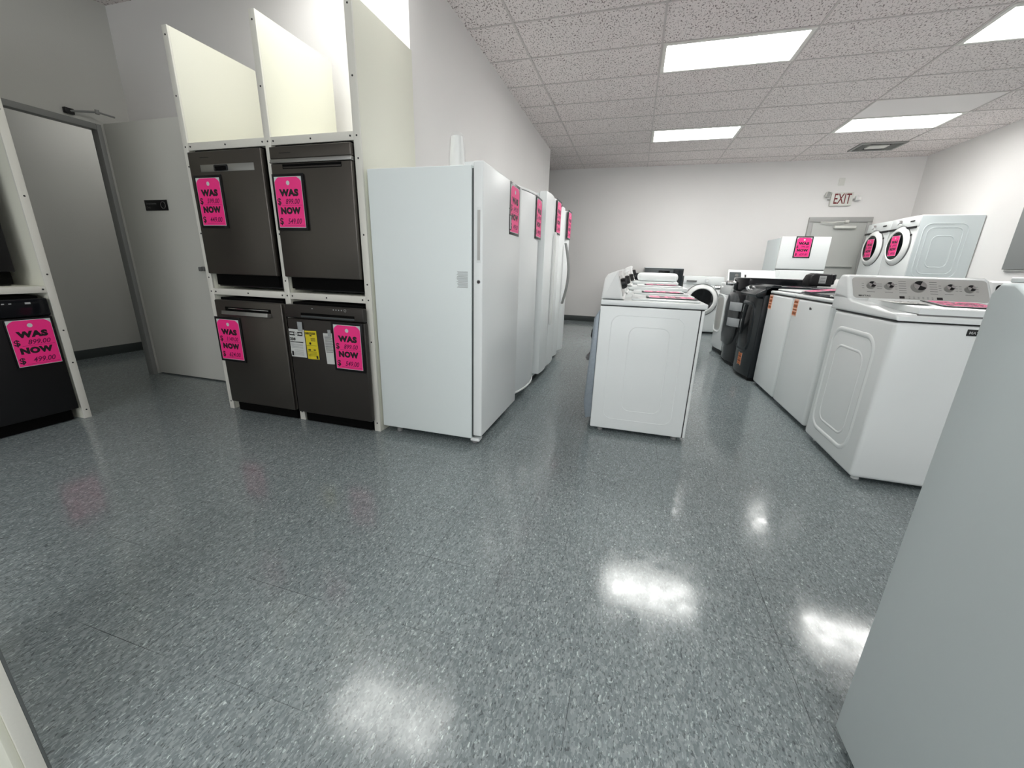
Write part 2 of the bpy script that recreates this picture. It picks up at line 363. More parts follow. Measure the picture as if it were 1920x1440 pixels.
# far exit door
fd = MB('farframe').box(2.949, 3.02, 8.98, 9.04, 0, 2.054, .004).box(3.845, 3.915, 8.98, 9.04, 0, 2.054, .004).box(2.949, 3.915, 8.98, 9.04, 2.055, 2.14, .004).use('doorpaint').box(3.02, 3.845, 9.0, 9.028, .01, 2.055, .002)
d2 = struct('door_2', fd)
MB('doorpaint').box(3.32, 3.77, 8.93, 8.965, 1.0, 1.035, .01).box(3.28, 3.36, 8.92, 9.0, .985, 1.05, .01).box(3.74, 3.8, 8.92, 9.0, .985, 1.05, .01).box(3.30, 3.78, 8.965, 8.999, 1.285, 1.315, .008).build('push_bar', d2)
MB('exitbox').box(3.35, 3.68, 8.94, 9.0, 1.945, 1.99, .01).box(3.50, 3.56, 8.96, 9.0, 2.04, 2.085, .005).tube([(3.53, 8.95, 2.06), (3.30, 8.92, 2.045), (3.12, 8.95, 2.05)], .008).build('door_closer', d2)

# ------------------------------------------------------------------ ceiling fixtures
FL = ['ceiling light panel in the second row, above the white dryer aisle', 'ceiling light panel over the far left, with visible tubes', 'ceiling light panel nearest the far right corner, beside the air vent', 'ceiling light panel cut by the right edge of the photo', 'ceiling light panel above the dishwasher display unit', 'unseen ceiling light panel added just behind the viewer as fill', 'unseen ceiling light panel added far behind the viewer as fill, middle', 'unseen ceiling light panel added behind the viewer as fill, left']
def fixture(x, y, label, tubes, lamp='lamp'):
    t = thing('ceiling_light', label, 'light', (x, y, CH), 0, 'fluorescent ceiling lights')
    W, D = 1.2, .58
    MB('troffer').box(0, W, 0, .04, -.009, .1, .002).box(0, W, D - .03, D, -.009, .1, .002).box(0, .035, .04, D - .03, -.009, .1, .002).box(W - .035, W, .04, D - .03, -.009, .1, .002).box(0, W, 0, D, .1, .105).build('frame', t)
    MB(lamp).box(.027, W - .027, .027, D - .027, .004, .012).build('diffuser', t)
    if tubes: MB('troffer').box(.03, W - .03, .05, .062, .0, .003).box(W - .14, W - .13, .03, D - .03, .0, .003).build('lens_rib', t)
for k, (x, y) in enumerate(FIX): fixture(x, y, FL[k], k in (1, 2), 'lamp_dim' if k == 4 else 'lamp')
hl = thing('hallway_fill', 'unseen fill light added inside the hallway past the doorway', 'light', (-5.3, 2.9, 2.75))  # unseen lamp added to brighten the hallway
MB('troffer').box(0, .3, 0, 1.2, -.012, 0, .003).build('frame', hl); MB('lamp_hall').box(.03, .27, .03, 1.17, -.016, -.012).build('diffuser', hl)
v = thing('ceiling_vent', 'grey slatted air vent in the ceiling near the far right light', 'vent', (3.1, 8.05, CH))
MB('vent').box(0, .6, 0, .04, -.02, -.001, .004).box(0, .6, .40, .44, -.02, -.001, .004).box(0, .04, .04, .4, -.02, -.001, .004).box(.56, .6, .04, .4, -.02, -.001, .004).build('frame', v)
MB('troffer').box(.17, .43, .14, .30, -.02, -.004, .003).build('diffuser_plate', v)
sl = MB('black').box(.04, .56, .04, .4, -.003, -.001).use('vent')
for k in range(4): sl.box(.06 + .028 * k, .066 + .028 * k, .05, .39, -.018, -.003); sl.box(.45 + .028 * k, .456 + .028 * k, .05, .39, -.018, -.003)
sl.build('louvre', v)

# ------------------------------------------------------------------ exit sign
e = thing('exit_sign', 'EXIT sign with two emergency lamp heads above the far door', 'sign', (3.37, 9.03, 2.44))
MB('exitbox').box(-.165, .165, -.05, 0, -.115, .105, .006).build('housing', e)
MB('red').text('EXIT', .01, -.0515, .0, .255, .165, offset=0.012).build('lettering', e)
MB('exitbox').box(-.27, -.20, -.09, -.02, -.035, .05, .01, mtx=RY(15)).use('vent').box(-.262, -.208, -.093, -.088, -.03, .045, mtx=RY(15)).use('vent').cyl((-.21, -.04, -.01), (-.16, -.03, -.01), .01).build('lamp_head', e)
MB('plastic_w').box(.20, .275, -.09, -.02, -.035, .04, .01).use('chrome').box(.207, .268, -.093, -.088, -.025, .033).use('vent').cyl((.21, -.04, -.01), (.16, -.03, -.01), .01).build('lamp_head', e)
tag(MB('wallboard').box(4.425, 4.458, 4.3, 6.75, 1.26, 2.6, .004).use('vent').box(4.43, 4.457, 4.28, 6.72, 1.235, 1.258, .003).build('wall_panel'), 'flat grey panel mounted on the right wall, at the right edge', 'panel')  # lower strip stands in for the panel's shadow on the wall
tag(MB('exitbox').box(3.28, 3.37, 9.018, 9.03, 2.66, 2.78, .004).build('cover_plate'), 'small blank cover plate on the wall above the EXIT sign', 'cover plate')

# ------------------------------------------------------------------ open door leaf, closer, plaque
o = thing('open_door', 'cream door swung open against the wall, left of the display unit', 'door', (-4.412, 2.668, 0))
MB('leaf').box(0, .90, 0, .045, .012, 2.165, .003).build('door_leaf', o)
MB('greyink').cyl((.86, -.0, 1.02), (.86, -.03, 1.02), .018).box(.83, .862, -.045, -.03, 1.0, 1.035, .006).build('door_latch', o)
c = thing('door_closer_arm', 'thin jointed metal door closer arm above the open doorway', 'door closer', (-4.42, 2.45, 2.19))
MB('black').box(0, .03, -.03, .03, -.02, .02, .004).build('bracket', c)
MB('frame').tube([(.02, 0, .0), (.10, .14, .03)], .008).build('arm', c)
MB('frame').tube([(.10, .14, .03), (.13, .24, .02)], .007).cyl((.10, .14, .015), (.10, .14, .045), .014).build('arm', c)
pl = thing('door_plaque', 'small black plaque reading Employees Only on the cream door', 'sign', (-3.98, 2.666, 1.53))
MB('black').box(-.132, .132, -.006, -.001, -.042, .042, .002).build('plate', pl)
MB('greyink').text('Employees', -.052, -.0068, .012, .12, .02).text('Only', -.09, -.0068, -.018, .045, .02).build('lettering', pl)
MB('greyink').tube([(.085 + .027 * math.cos(a), -.007, .027 * math.sin(a)) for a in [2 * PI * k / 20 for k in range(20)]], .0018, 5, closed=True).build('emblem', pl)

# ------------------------------------------------------------------ sale cards
def sale_card(label, was, now, loc, rz=0, rx=0, group=None, frame=True, fw=.016):
    t = thing('price_sign', label, 'price sign', loc, rz, group); t.rotation_euler = (math.radians(rx), 0, math.radians(rz))
    W, H = .2, .287
    if frame: MB('sleeve').box(-W / 2 - fw, W / 2 + fw, -.003, 0, -H / 2 - fw, H / 2 + fw, .001).build('sleeve', t)
    MB('card').box(-W / 2, W / 2, -.0038, -.0012, -H / 2, H / 2).build('backing_card', t)
    pts = [(-W / 2 + .002, -H / 2 + .003), (W / 2 - .002, -H / 2 + .003), (W / 2 - .002, H / 2 - .028), (W / 2 - .014, H / 2 - .014), (W / 2 - .032, H / 2 - .003), (-W / 2 + .032, H / 2 - .003), (-W / 2 + .014, H / 2 - .014), (-W / 2 + .002, H / 2 - .028)]
    MB('pink').prism(pts, 'y', -.0042, -.0039).use('card').cyl((0, -.0044, H / 2 - .035), (0, -.0041, H / 2 - .035), .0125).build('pink_card', t)
    L = MB('ink').text('WAS', .0, -.0046, .055, .142, .041, offset=0.075, space=1.12).text('NOW', .0, -.0046, -.046, .15, .041, offset=0.075, space=1.12)
    L.text('$', -.078, -.0046, .004, .027, .044, offset=0.02).text('$', -.078, -.0046, -.108, .027, .044, offset=0.02)
    L.box(-.06, .09, -.0046, -.0044, -.0165, -.0155).box(-.06, .09, -.0046, -.0044, -.1305, -.1295).build('printed_lettering', t)
    MB('marker').text(was, .022, -.0047, .006, .105, .029, offset=.012, shear=.3).text(now, .022, -.0047, -.106, .105, .032, offset=.012, shear=.3).build('handwritten_price', t)
    return t
G_TAG = 'pink sale price signs'

# ------------------------------------------------------------------ display units
UH = 2.45
def display_unit(label, xs, loc, rz, shelves, screws, width, depth=.61):
    """xs: x-ranges of the vertical panels, front at y=0"""
    u = thing('display_unit', label, 'display stand', loc, rz)
    for (a, b_) in xs:
        MB('board').box(a, b_, .012, depth, 0, UH, .002).use('edge').box(a, b_, 0, .0125, 0, UH, .002).build('side_panel', u)
    for (a, b_, z0, z1) in shelves:
        MB('board').box(a, b_, .012, depth, z0, z1, .002).use('edge').box(a, b_, .001, .0125, z0, z1, .002).build('shelf', u)
    s0 = None
    for (x, z) in screws:
        if s0 is None: s0 = MB('screw').cyl((0, -.0012, 0), (0, .002, 0), .0052, n=12).build('screw', u); s = s0
        else: s = s0.copy(); COL.objects.link(s); s.parent = u
        s.location = (x, 0, z)
    return u
px = [(-2.895, -2.853), (-2.226, -2.183), (-1.599, -1.553)]
scr = []
for a, b_ in px:
    m = (a + b_) / 2
    for z in (2.40, 2.08, 1.795, 1.68, 1.27, .98, .885, .62, .06): scr.append((m, z))
for a, b_ in ((-2.853, -2.226), (-2.183, -1.599)):
    for x in (a + .02, (a + b_) / 2, b_ - .02):
        for z in (1.795, .885): scr.append((x, z))
display_unit('tall white board stand holding four dark dishwashers', px, (0, 2.17, 0), 0,
             [(a, b_, z0, z1) for a, b_ in ((-2.853, -2.226), (-2.183, -1.599)) for z0, z1 in ((1.773, 1.818), (.864, .907))], scr, 1.35)
# the left one faces +x
display_unit('white board stand with a black dishwasher at the left edge', [(-.043, 0), (-.72, -.677)], (-3.605, 1.70, 0), 90,
             [(-.677, -.043, .866, .907), (-.677, -.043, 1.773, 1.818)], [(-.02, z) for z in (2.4, 1.9, 1.44, .98, .62, .40, .06)] + [(-.06, .888), (-.36, .888), (-.66, .888)], .72)
nb = thing('end_board', 'white board panel with a grey edge strip, cut off at the lower left corner', 'panel', (-1.098, .262, 0))
MB('board').box(-.62, -.004, -.0, .024, 0, 1.0, .001).use('edge').box(-.004, 0, 0.0, .024, 0, 1.0, .0005).use('board').box(-.62, -.006, -.012, 0, 0, 1.0, .001).build('board', nb)
MB('darkstrip').box(-.62, 0, .0243, .0295, 0, 1.0, .001).build('edge_strip', nb)

# ------------------------------------------------------------------ dishwashers (front at y=0, base z=0)
def dishwasher(kind, label, loc, rz=0, w_=.595):
    t = thing('dishwasher', label, 'dishwasher', loc, rz)
    h = w_ / 2; zb, zt = .085, .835
    MB('void').box(-.272, .272, .035, .56, .01, .85, .004).build('tub', t)
    MB('black').box(-h + .012, h - .012, .06, .09, .0, .085, .002).build('toe_kick', t)
    st = {'strip': 'blksteel', 'band': 'blksteel', 'bar': 'blksteel', 'slot': 'blksteel2', 'black': 'black'}[kind]
    d = MB(st)
    if kind == 'strip':
        d.box(-h, h, 0, .035, zb, zt, .006, 3)
        d.build('door', t)
        MB('steel').box(-.20, .235, -.002, 0, .715, .757, .0008).build('handle_strip', t)
        MB('gloss_black').prism(rrect(-.03, .736, .115, .036, .008), 'y', -.004, 0, .001).use('void').prism(rrect(-.03, .734, .09, .022, .005), 'y', -.0045, -.003).build('pocket_handle', t)
        MB('ink').box(-.195, -.12, -.0006, 0, .797, .801).build('badge', t)
    elif kind == 'band':
        d.box(-h, h, 0, .035, zb, .744, .006, 3).box(-h, h, 0, .035, .768, zt, .006, 3).build('door', t)
        MB('steel').box(-h, h, -.004, .03, .745, .767, .003).build('handle_band', t)
        MB('void').box(-.20, .22, -.001, .004, .712, .738, .001).use('blksteel2').box(-.195, .215, -.002, .002, .716, .724, .001).build('pocket_handle', t)
        MB('ink').box(-.215, -.13, -.0006, 0, .797, .801).build('badge', t)
    elif kind == 'bar':
        d.box(-h, h, 0, .035, zb, zt, .008, 3).build('door', t)
        MB('void').box(-.20, .20, -.001, .004, .762, .79, .001).use('chrome').box(-.17, .18, -.002, 0, .778, .782, .0005).build('pocket_recess', t)
        MB('steel').prism([(-.035, .742), (-.022, .735), (0, .738), (0, .762), (-.03, .766)], 'x', -.20, .20, .003).build('bar_handle', t)
    elif kind == 'slot':
        d.box(-h, h, 0, .035, zb, .745, .006, 3).build('door', t)
        cp = MB(st).box(-h, h, -.006, .035, .75, zt, .008, 3).build('control_panel', t)
        MB('void').box(-.175, .235, -.0075, -.004, .772, .787, .001).use('graphite').box(-.175, .235, -.009, -.005, .758, .770, .002).build('pocket_handle', cp)
        ic = MB('palegrey')
        for k in range(4): ic.box(.08 + .02 * k, .086 + .02 * k, -.0075, -.0062, .815, .822)
        ic.tube([(.17 + .008 * math.cos(a), -.007, .818 + .008 * math.sin(a)) for a in [PI * k / 6 for k in range(12)]], .0012, 4, closed=True)
        ic.box(-.085, -.075, -.0072, -.0062, .815, .82).build('indicator_marks', cp)
    else:
        d.box(-h, h, 0, .035, zb, .72, .004).build('door', t)
        cp = MB('gloss_black').box(-h, h, -.004, .035, .725, zt, .01, 3).build('control_panel', t)
        ic = MB('palegrey')
        for k in range(5): ic.box(.0 + .03 * k, .012 + .03 * k, -.0052, -.0042, .806, .812)
        ic.box(.19, .215, -.0052, -.0042, .803, .814).build('indicator_marks', cp)
    return t
dishwasher('strip', 'dark steel dishwasher with silver handle strip, upper left of the display unit', (-2.542, 2.145, .923))
dishwasher('band', 'dark steel dishwasher with full-width silver band, upper right of the display unit', (-1.892, 2.145, .923), w_=.575)
dishwasher('bar', 'dark steel dishwasher with recessed bar handle, lower left of the display unit', (-2.506, 2.118, 0), w_=.585)
dishwasher('slot', 'dark dishwasher with paper energy labels, lower right of the display unit', (-1.880, 2.118, 0), w_=.60)
dishwasher('black', 'black dishwasher in the lower bay of the left edge stand', (-3.598, 1.345, 0), 90)
dishwasher('black', 'black dishwasher in the upper bay of the left edge stand', (-3.69, 1.30, .908), 90, w_=.56)
sale_card('pink price sign reading was 599 now 449, upper left dishwasher', '599.00', '449.00', (-2.697, 2.143, 1.461))
sale_card('pink price sign reading was 899 now 549, upper right dishwasher', '899.00', '549.00', (-2.057, 2.138, 1.449))
sale_card('pink price sign reading was 1149 now 624, lower left dishwasher', '1149.00', '624.00', (-2.70, 2.115, .558), frame=True)
sale_card('pink price sign reading was 899 now 549, lower right dishwasher', '899.00', '549.00', (-1.706, 2.109, .585))
sale_card('pink price sign reading was 899 now 499, black dishwasher at left edge', '899.00', '499.00', (-3.594, 1.525, .566), 90, frame=True, fw=.006)

def sheet(name, label, cat, loc, w_, h_, base, tilt, draw, tape=None):
    t = thing(name, label, cat, loc); t.rotation_euler = (0, math.radians(tilt), 0)
    m = MB(base); n = 8
    pts = [(x, -.0012 - .004 * math.sin(PI * k / n) ** 2) for k, x in [(k, -w_ / 2 + w_ * k / n) for k in range(n + 1)]]
    outline = [(a, b_) for a, b_ in pts] + [(a, b_ + .0006) for a, b_ in pts[::-1]]
    m.prism(outline, 'z', -h_ / 2, h_ / 2).build('sheet', t)
    L = MB('ink'); draw(L); L.build('print', t)
    if tape: MB('tape').box(*tape, .0005).build('tape', t)
    return t
def d_white(L):
    y = -.0066
    L.box(-.055, .05, y, y + .0005, .052, .078).use('paper').cyl((0.0, y - .0004, .065), (0.0, y, .065), .014).use('paper').box(-.05, -.02, y - .0003, y, .06, .07).box(.02, .045, y - .0003, y, .06, .07)
    L.use('ink').text('3', 0, y - .0006, .065, .010, .016).text('238', -.032, y, .028, .045, .02, offset=.03).box(-.055, .05, y, y + .0005, .006, .011).use('palegrey')
    for k in range(4): L.box(-.05, .045, y, y + .0005, -.008 - .008 * k, -.005 - .008 * k)
    for k in range(6): L.box(-.03, .045, y, y + .0005, -.045 - .007 * k, -.043 - .007 * k)
    L.use('ink').box(-.052, -.038, y, y + .0005, -.085, -.055)
def d_yel(L):
    y = -.0066
    L.text('ENERGYGUIDE', -.0, y, .078, .08, .015, offset=.03).box(-.005, .01, y, y + .0005, .06, .068)
    for k in range(3): L.box(.0, .035, y, y + .0005, .045 - .008 * k, .048 - .008 * k)
    L.cyl((-.008, y, .012), (-.008, y + .0005, .012), .008).box(-.04, .04, y, y + .0005, -.004, -.0025).box(-.03, -.01, y, y + .0005, -.036, -.028).box(.012, .03, y, y + .0005, -.034, -.028)
    for k in range(4): L.box(-.035, .035, y, y + .0005, -.045 - .009 * k, -.0435 - .009 * k)
    L.box(.028, .04, y, y + .0005, -.09, -.07)
def d_rec(L):
    L.use('greyink')
    for k in range(15): L.box(-.032, .02 + .01 * random.random(), -.0062, -.0055, .082 - .0075 * k, .085 - .0075 * k)
sheet('energy_label', 'white printed sheet with 238 taped on the lower right dishwasher', 'label', (-2.113, 2.117, .58), .125, .188, 'paper', 0, d_white, (.02, .058, -.0075, -.006, .085, .145))
sheet('energy_label', 'yellow ENERGYGUIDE label beside the white sheet on the dishwasher', 'label', (-1.997, 2.117, .576), .092, .19, 'yellow', -1.5, d_yel)
sheet('receipt', 'narrow white receipt partly behind the lower right pink sign', 'receipt', (-1.853, 2.1175, .563), .085, .205, 'paper', -3, d_rec, (.0, .025, -.0075, -.006, .085, .125))

# ------------------------------------------------------------------ refrigerators (front at y=0, +x = viewer's right when facing it)
def bow(w_, d0, d1, n=14):
    """plan outline of a bowed front: corners at y=0, centre at y=-bulge"""
    return d0, d1
def bowed(mb, w_, y_edge, bulge, y_back, z0, z1, r=.008, n=16, x0=None):
    x0 = -w_ / 2 if x0 is None else x0
    pts = []
    for k in range(n + 1):
        u = k / n; x = x0 + w_ * u; s = 1 - (2 * u - 1) ** 2
        pts.append((x, y_edge - bulge * s))
    pts += [(x0 + w_, y_back), (x0, y_back)]
    return mb.prism(pts, 'z', z0, z1, r, 2)
def feet(t, w_, d, z=.03, m='rubber'):
    p = None
    for sx in (-1, 1):
        for y in (.07, d - .07):
            if p is None: q = p = MB(m).cyl((0, 0, 0), (0, 0, z), .02, .014, 14).build('foot', t)
            else: q = p.copy(); COL.objects.link(q); q.parent = t
            q.location = (sx * (w_ / 2 - .06), y, 0)
# fridge 1 : upright freezer
t = thing('upright_freezer', 'white upright freezer with lock and flat door, nearest of the fridge row', 'freezer', (-.818, 2.555, 0), 90)
MB('enamel_t').box(-.38, .38, .068, .712, .05, 1.625, .006, 3).build('cabinet', t)
MB('base').box(-.37, .37, .056, .069, .06, 1.61, .002).build('door_gasket', t)
dr = MB('enamel_d').box(-.382, .382, 0, .056, .075, 1.642, .007, 3).build('door', t)
MB('enamel').box(-.384, -.3815, .010, .036, 1.128, 1.415, .001).use('console_grey').box(-.3855, -.3835, .015, .031, 1.142, 1.402, .0004).build('handle_recess', dr)
MB('chrome').cyl((-.382, .022, 1.025), (-.388, .022, 1.025), .0105).use('ink').cyl((-.388, .022, 1.025), (-.389, .022, 1.025), .006).build('door_lock', dr)
MB('black').box(.10, .145, -.003, 0, 1.345, 1.44, .001).use('palegrey').box(.108, .137, -.0035, -.0028, 1.352, 1.432).build('control_display', dr)
MB('greyink').box(.09, .155, -.0012, 0, 1.472, 1.476).box(.105, .13, -.0012, 0, 1.48, 1.492).build('badge', dr)
MB('enamel').box(-.34, -.28, .03, .13, 1.626, 1.65, .006).build('hinge_cover', t)
MB('enamel').box(-.37, -.31, .02, .08, .03, .05, .005).build('hinge_bracket', t)
wl = MB('palegrey')
for k in range(17): wl.box(-.3815, -.380, .09, .16 - .012 * random.random(), .988 + .0055 * k, .9905 + .0055 * k)
wl.build('warning_label', t)
feet(t, .74, .70, .05)
sk = tag(MB('film').lathe([(.001, 0), (.057, 0), (.058, .03), (.055, .16), (.046, .245), (.040, .272), (.03, .284), (.001, .286)], 20, mtx=RX(90)).use('plastic_w').lathe([(.001, 0), (.05, 0), (.047, .15), (.036, .262), (.001, .266)], 20, mtx=RX(90)).build('wrapped_canister'), 'white canister in clear crinkled plastic standing on the nearest freezer', 'canister')
sk.location = (-1.165, 2.62, 1.627)
sale_card('pink price sign on the nearest white freezer door', '649.00', '499.00', (-.8195, 2.775, 1.478), 90)
# fridge 2 : bowed single door
t = thing('upright_freezer', 'white bow-fronted freezer, second in the fridge row', 'freezer', (-.86, 3.335, 0), 90)
MB('enamel_t').box(-.36, .36, .07, .68, .06, 1.64, .006, 3).build('cabinet', t)
dr = bowed(MB('enamel_d'), .735, 0.012, .065, .062, .115, 1.655, .008).build('door', t)
bowed(MB('plastic_w'), .74, 0.010, .066, .06, 1.657, 1.672, .003).build('top_cap', t)
bowed(MB('plastic_w'), .74, 0.010, .066, .06, .098, .113, .003).build('bottom_cap', t)
MB('enamel').box(-.355, .355, .065, .1, .0, .085, .01).use('plastic_w').box(-.36, -.30, .0, .08, .03, .09, .012).box(.29, .345, .0, .08, .02, .08, .012).build('toe_grille', t)
MB('greyink').box(-.335, -.30, -.003, .003, 1.36, 1.46, .001).build('handle_grip', dr)
MB('enamel').box(-.33, -.27, .03, .13, 1.64, 1.69, .006).build('hinge_cover', t)
sale_card('pink price sign on the second, bow-fronted white freezer', '699.00', '499.00', (-.806, 3.44, 1.50), 92)
# fridge 3 : side by side
t = thing('refrigerator', 'white side-by-side refrigerator, third in the fridge row', 'refrigerator', (-.80, 4.085, 0), 90)
MB('enamel_t').box(-.36, .36, .08, .72, .05, 1.745, .006, 3).build('cabinet', t)
for s_ in (0, 1):
    dr = MB('enamel_d'); bowed(dr, .355, 0.008, .014, .07, .10, 1.76, .008, x0=(-.36 if s_ == 0 else .005)).build('door', t)
MB('plastic_w').box(-.03, -.012, -.028, -.004, .55, 1.45, .008).build('handle', t); MB('plastic_w').box(.014, .032, -.028, -.004, .55, 1.45, .008).build('handle', t)
MB('black').box(.30, .33, -.012, .004, 1.72, 1.74, .002).build('hinge_pin', t)
MB('black').box(-.355, .355, .09, .12, .0, .09, .01).build('toe_grille', t)
sale_card('pink price sign on the third white refrigerator', '899.00', '649.00', (-.790, 4.25, 1.60), 90)
# fridge 4 : side by side with dark bowed handle
t = thing('refrigerator', 'white bow-front refrigerator with long curved dark handle, end of the row', 'refrigerator', (-.845, 4.93, 0), 90)
MB('enamel_t').box(-.41, .41, .08, .70, .05, 1.745, .006, 3).build('cabinet', t)
MB('darkstrip').box(-.405, .405, .07, .082, .09, 1.73, .002).build('door_gasket', t)
for s_ in (0, 1):
    bowed(MB('enamel_d'), .405, 0.015, .045, .07, .10, 1.76, .008, x0=(-.41 if s_ == 0 else .005)).build('door', t)
path = [(-.02, -.03 - .055 * math.sin(PI * k / 16), .70 + .70 * k / 16) for k in range(17)]
MB('frame').tube(path, .012, 10).build('handle', t)
path = [(.03, -.03 - .055 * math.sin(PI * k / 16), .70 + .70 * k / 16) for k in range(17)]
MB('frame').tube(path, .012, 10).build('handle', t)
MB('steel').cyl((-.38, .03, 0), (-.38, .03, .09), .014).build('foot', t)
MB('black').box(-.40, .40, .09, .12, .0, .09, .01).build('toe_grille', t)
sale_card('pink price sign on the last refrigerator of the row', '999.00', '749.00', (-.812, 5.10, 1.61), 90)

# ------------------------------------------------------------------ top-deck laundry machines
def emboss(mb, side, w_, y0, y1, z0, z1):
    """pressed outline on a side face at x = side*w/2"""
    x = side * (w_ / 2)
    for (a, b_, c0, c1, r, tr) in ((y0 + .08, y1 - .08, z0 + .06, z1 - .05, .06, .004), (y0 + .16, y1 - .20, z0 + .13, z1 - .12, .05, .005)):
        P = rrect((a + b_) / 2, (c0 + c1) / 2, b_ - a, c1 - c0, r)
        mb.tube([(x - side * tr * .55, p, q) for p, q in P], tr, 6, closed=True)
def console(t, w_, y0, y1, z0, z1, face='console_grey', body='plastic_w', knobs=(), lean=.06, shoulder=.03):
    """control console at the back, sloped face looking to -y. knobs: (x, r)"""
    h = w_ / 2
    prof = [(y0, z0), (y0 + .012, z0 + .01), (y0 + lean, z1 - shoulder * .4), (y0 + lean + .02, z1), (y1 - .03, z1), (y1 - .006, z1 - .03), (y1, z0)]
    c_ = MB(body).prism(prof, 'x', -h, h, .012, 3).build('console', t)
    ang = math.degrees(math.atan2(lean - .012, z1 - z0 - .01 - shoulder * .4))
    L = math.hypot(lean - .012, z1 - z0 - .01 - shoulder * .4)
    m4 = T(0, y0 + .012, z0 + .01) @ RX(-ang)
    MB(face).prism(rrect(0, L * .52, w_ - .05, L * .84, .02), 'y', -.002, .004, mtx=m4).build('control_panel', c_)
    return c_, m4, L
def knob(mb, m4, x, z, r, d=.022, faces=True):
    mb.use('steel').cyl((x, 0, z), (x, -d, z), r, r * .92, 28, .001, mtx=m4)
    if faces:
        for k in range(4):
            a0 = PI / 4 + k * PI / 2 + .3
            P = [(x, z)] + [(x + r * .88 * math.cos(a0 + j * PI / 12), z + r * .88 * math.sin(a0 + j * PI / 12)) for j in range(7)]
            mb.use('chrome' if k % 2 else 'black').prism(P, 'y', -d - .0012, -d + .0005, mtx=m4)

# --- near right top-load washer with checked knobs
W1 = .69
t = thing('top_load_washer', 'white top-load washer with five silver and black knobs on a grey console', 'washing machine', (1.63, 2.462, 0), -1.0)
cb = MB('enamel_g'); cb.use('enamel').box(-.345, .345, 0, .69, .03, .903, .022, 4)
for (a, b_, c0, c1, r, tr) in ((.12, .62, .13, .80, .10, .022), (.20, .54, .2, .70, .07, .012)):
    P = rrect((a + b_) / 2, (c0 + c1) / 2, b_ - a, c1 - c0, r, 8); cb.tube([(-.345 + tr * .72, p, q) for p, q in P], tr, 14, closed=True)
cb.build('cabinet', t)
MB('black').box(-.342, .342, .004, .688, .903, .909).build('deck_seam', t)
pr = [(.0, .909), (.0, .928), (.02, .943), (.10, .945), (.50, .975), (.60, 1.01), (.74, 1.02), (.755, .909)]
dk = MB('enamel').prism(pr, 'x', -.348, .348, .012, 3).build('top_deck', t)
MB('greyink').box(-.262, .262, .012, .515, .936, .946, .002).use('enamel').prism([(.012, .945), (.010, .970), (.02, .977), (.51, .995), (.51, .950)], 'x', -.262, .262, .006, 3).build('lid', t)
pr = [(.515, .97), (.53, .985), (.62, 1.115), (.65, 1.127), (.72, 1.127), (.755, 1.09), (.76, .97)]
co = MB('enamel').prism(pr, 'x', -.348, .348, .018, 4).build('console', t)
ang = math.degrees(math.atan2(.09, .13)); m4 = T(0, .532, .986) @ RX(-ang)
cp = MB('console_grey').prism(rrect(0, .079, .655, .148, .022), 'y', -.003, .006, mtx=m4).build('control_panel', co)
for x, r, z in ((-.235, .022, .092), (-.145, .022, .09), (0, .036, .092), (.145, .022, .088), (.24, .022, .086)):
    kb = MB('steel'); knob(kb, m4, x, z, r, .024); kb.mats[0]; kb.build('knob', cp)
pt = MB('ink').text('MAYTAG', -.27, -.0036, .022, .06, .011, offset=.03, mtx=m4)
pt.box(-.095, -.07, -.0038, -.003, .012, .028, mtx=m4).box(.085, .112, -.0038, -.003, .012, .028, mtx=m4).use('greyink')
for k in range(6): pt.box(-.05 + .022 * k, -.042 + .022 * k, -.0038, -.003, .014, .017, mtx=m4).box(-.05 + .022 * k, -.042 + .022 * k, -.0038, -.003, .024, .026, mtx=m4)
for sx in (-1, 1):
    for k in range(6): pt.box(sx * .075 - .018, sx * .075 + .018, -.0038, -.003, .05 + .016 * k, .0525 + .016 * k, mtx=m4)
for xx in (-.235, -.145, .145, .24):
    pt.box(xx - .02, xx + .02, -.0038, -.003, .05, .0525, mtx=m4)
    for k in range(3): pt.box(xx - .045, xx - .033, -.0038, -.003, .075 + .016 * k, .077 + .016 * k, mtx=m4).box(xx + .032, xx + .044, -.0038, -.003, .075 + .016 * k, .077 + .016 * k, mtx=m4)
pt.build('printed_scale', cp)
MB('black').box(-.058, .032, -.0035, 0, .855, .886, .001).use('palegrey').text('MAYTAG', -.013, -.0042, .870, .075, .014, offset=.02).build('badge', t)
feet(t, .69, .69, .032, 'plastic_w')
cat = thing('instruction_card', 'grey speckled instruction card lying on the lid of the near knobbed washer', 'card', (1.445, 2.72, .9875), -8)
MB('console_grey').box(-.10, .06, -.12, .1, 0, .003, .001).build('card', cat)
sp = MB('ink')
for k in range(26): a, b_ = random.uniform(-.09, .04), random.uniform(-.11, .09); sp.box(a, a + random.uniform(.006, .014), b_, b_ + .005, .0032, .0036)
sp.build('print', cat)
sale_card('pink price sign lying flat on the lid of the near knobbed washer', '899.00', '549.00', (1.66, 2.70, .9885), -12, -88)

# --- neighbour with dark console, only a sliver is seen
t = thing('top_load_washer', 'washer with black console glass, showing between two white washers at right', 'washing machine', (2.36, 2.50, 0))
MB('enamel').box(-.345, .345, 0, .70, .0, .92, .02, 3).build('cabinet', t)
console(t, .69, .55, .70, .92, 1.115, 'dglass')
MB('lidglass').box(-.27, .27, .03, .5, .92, .945, .01).build('lid', t)

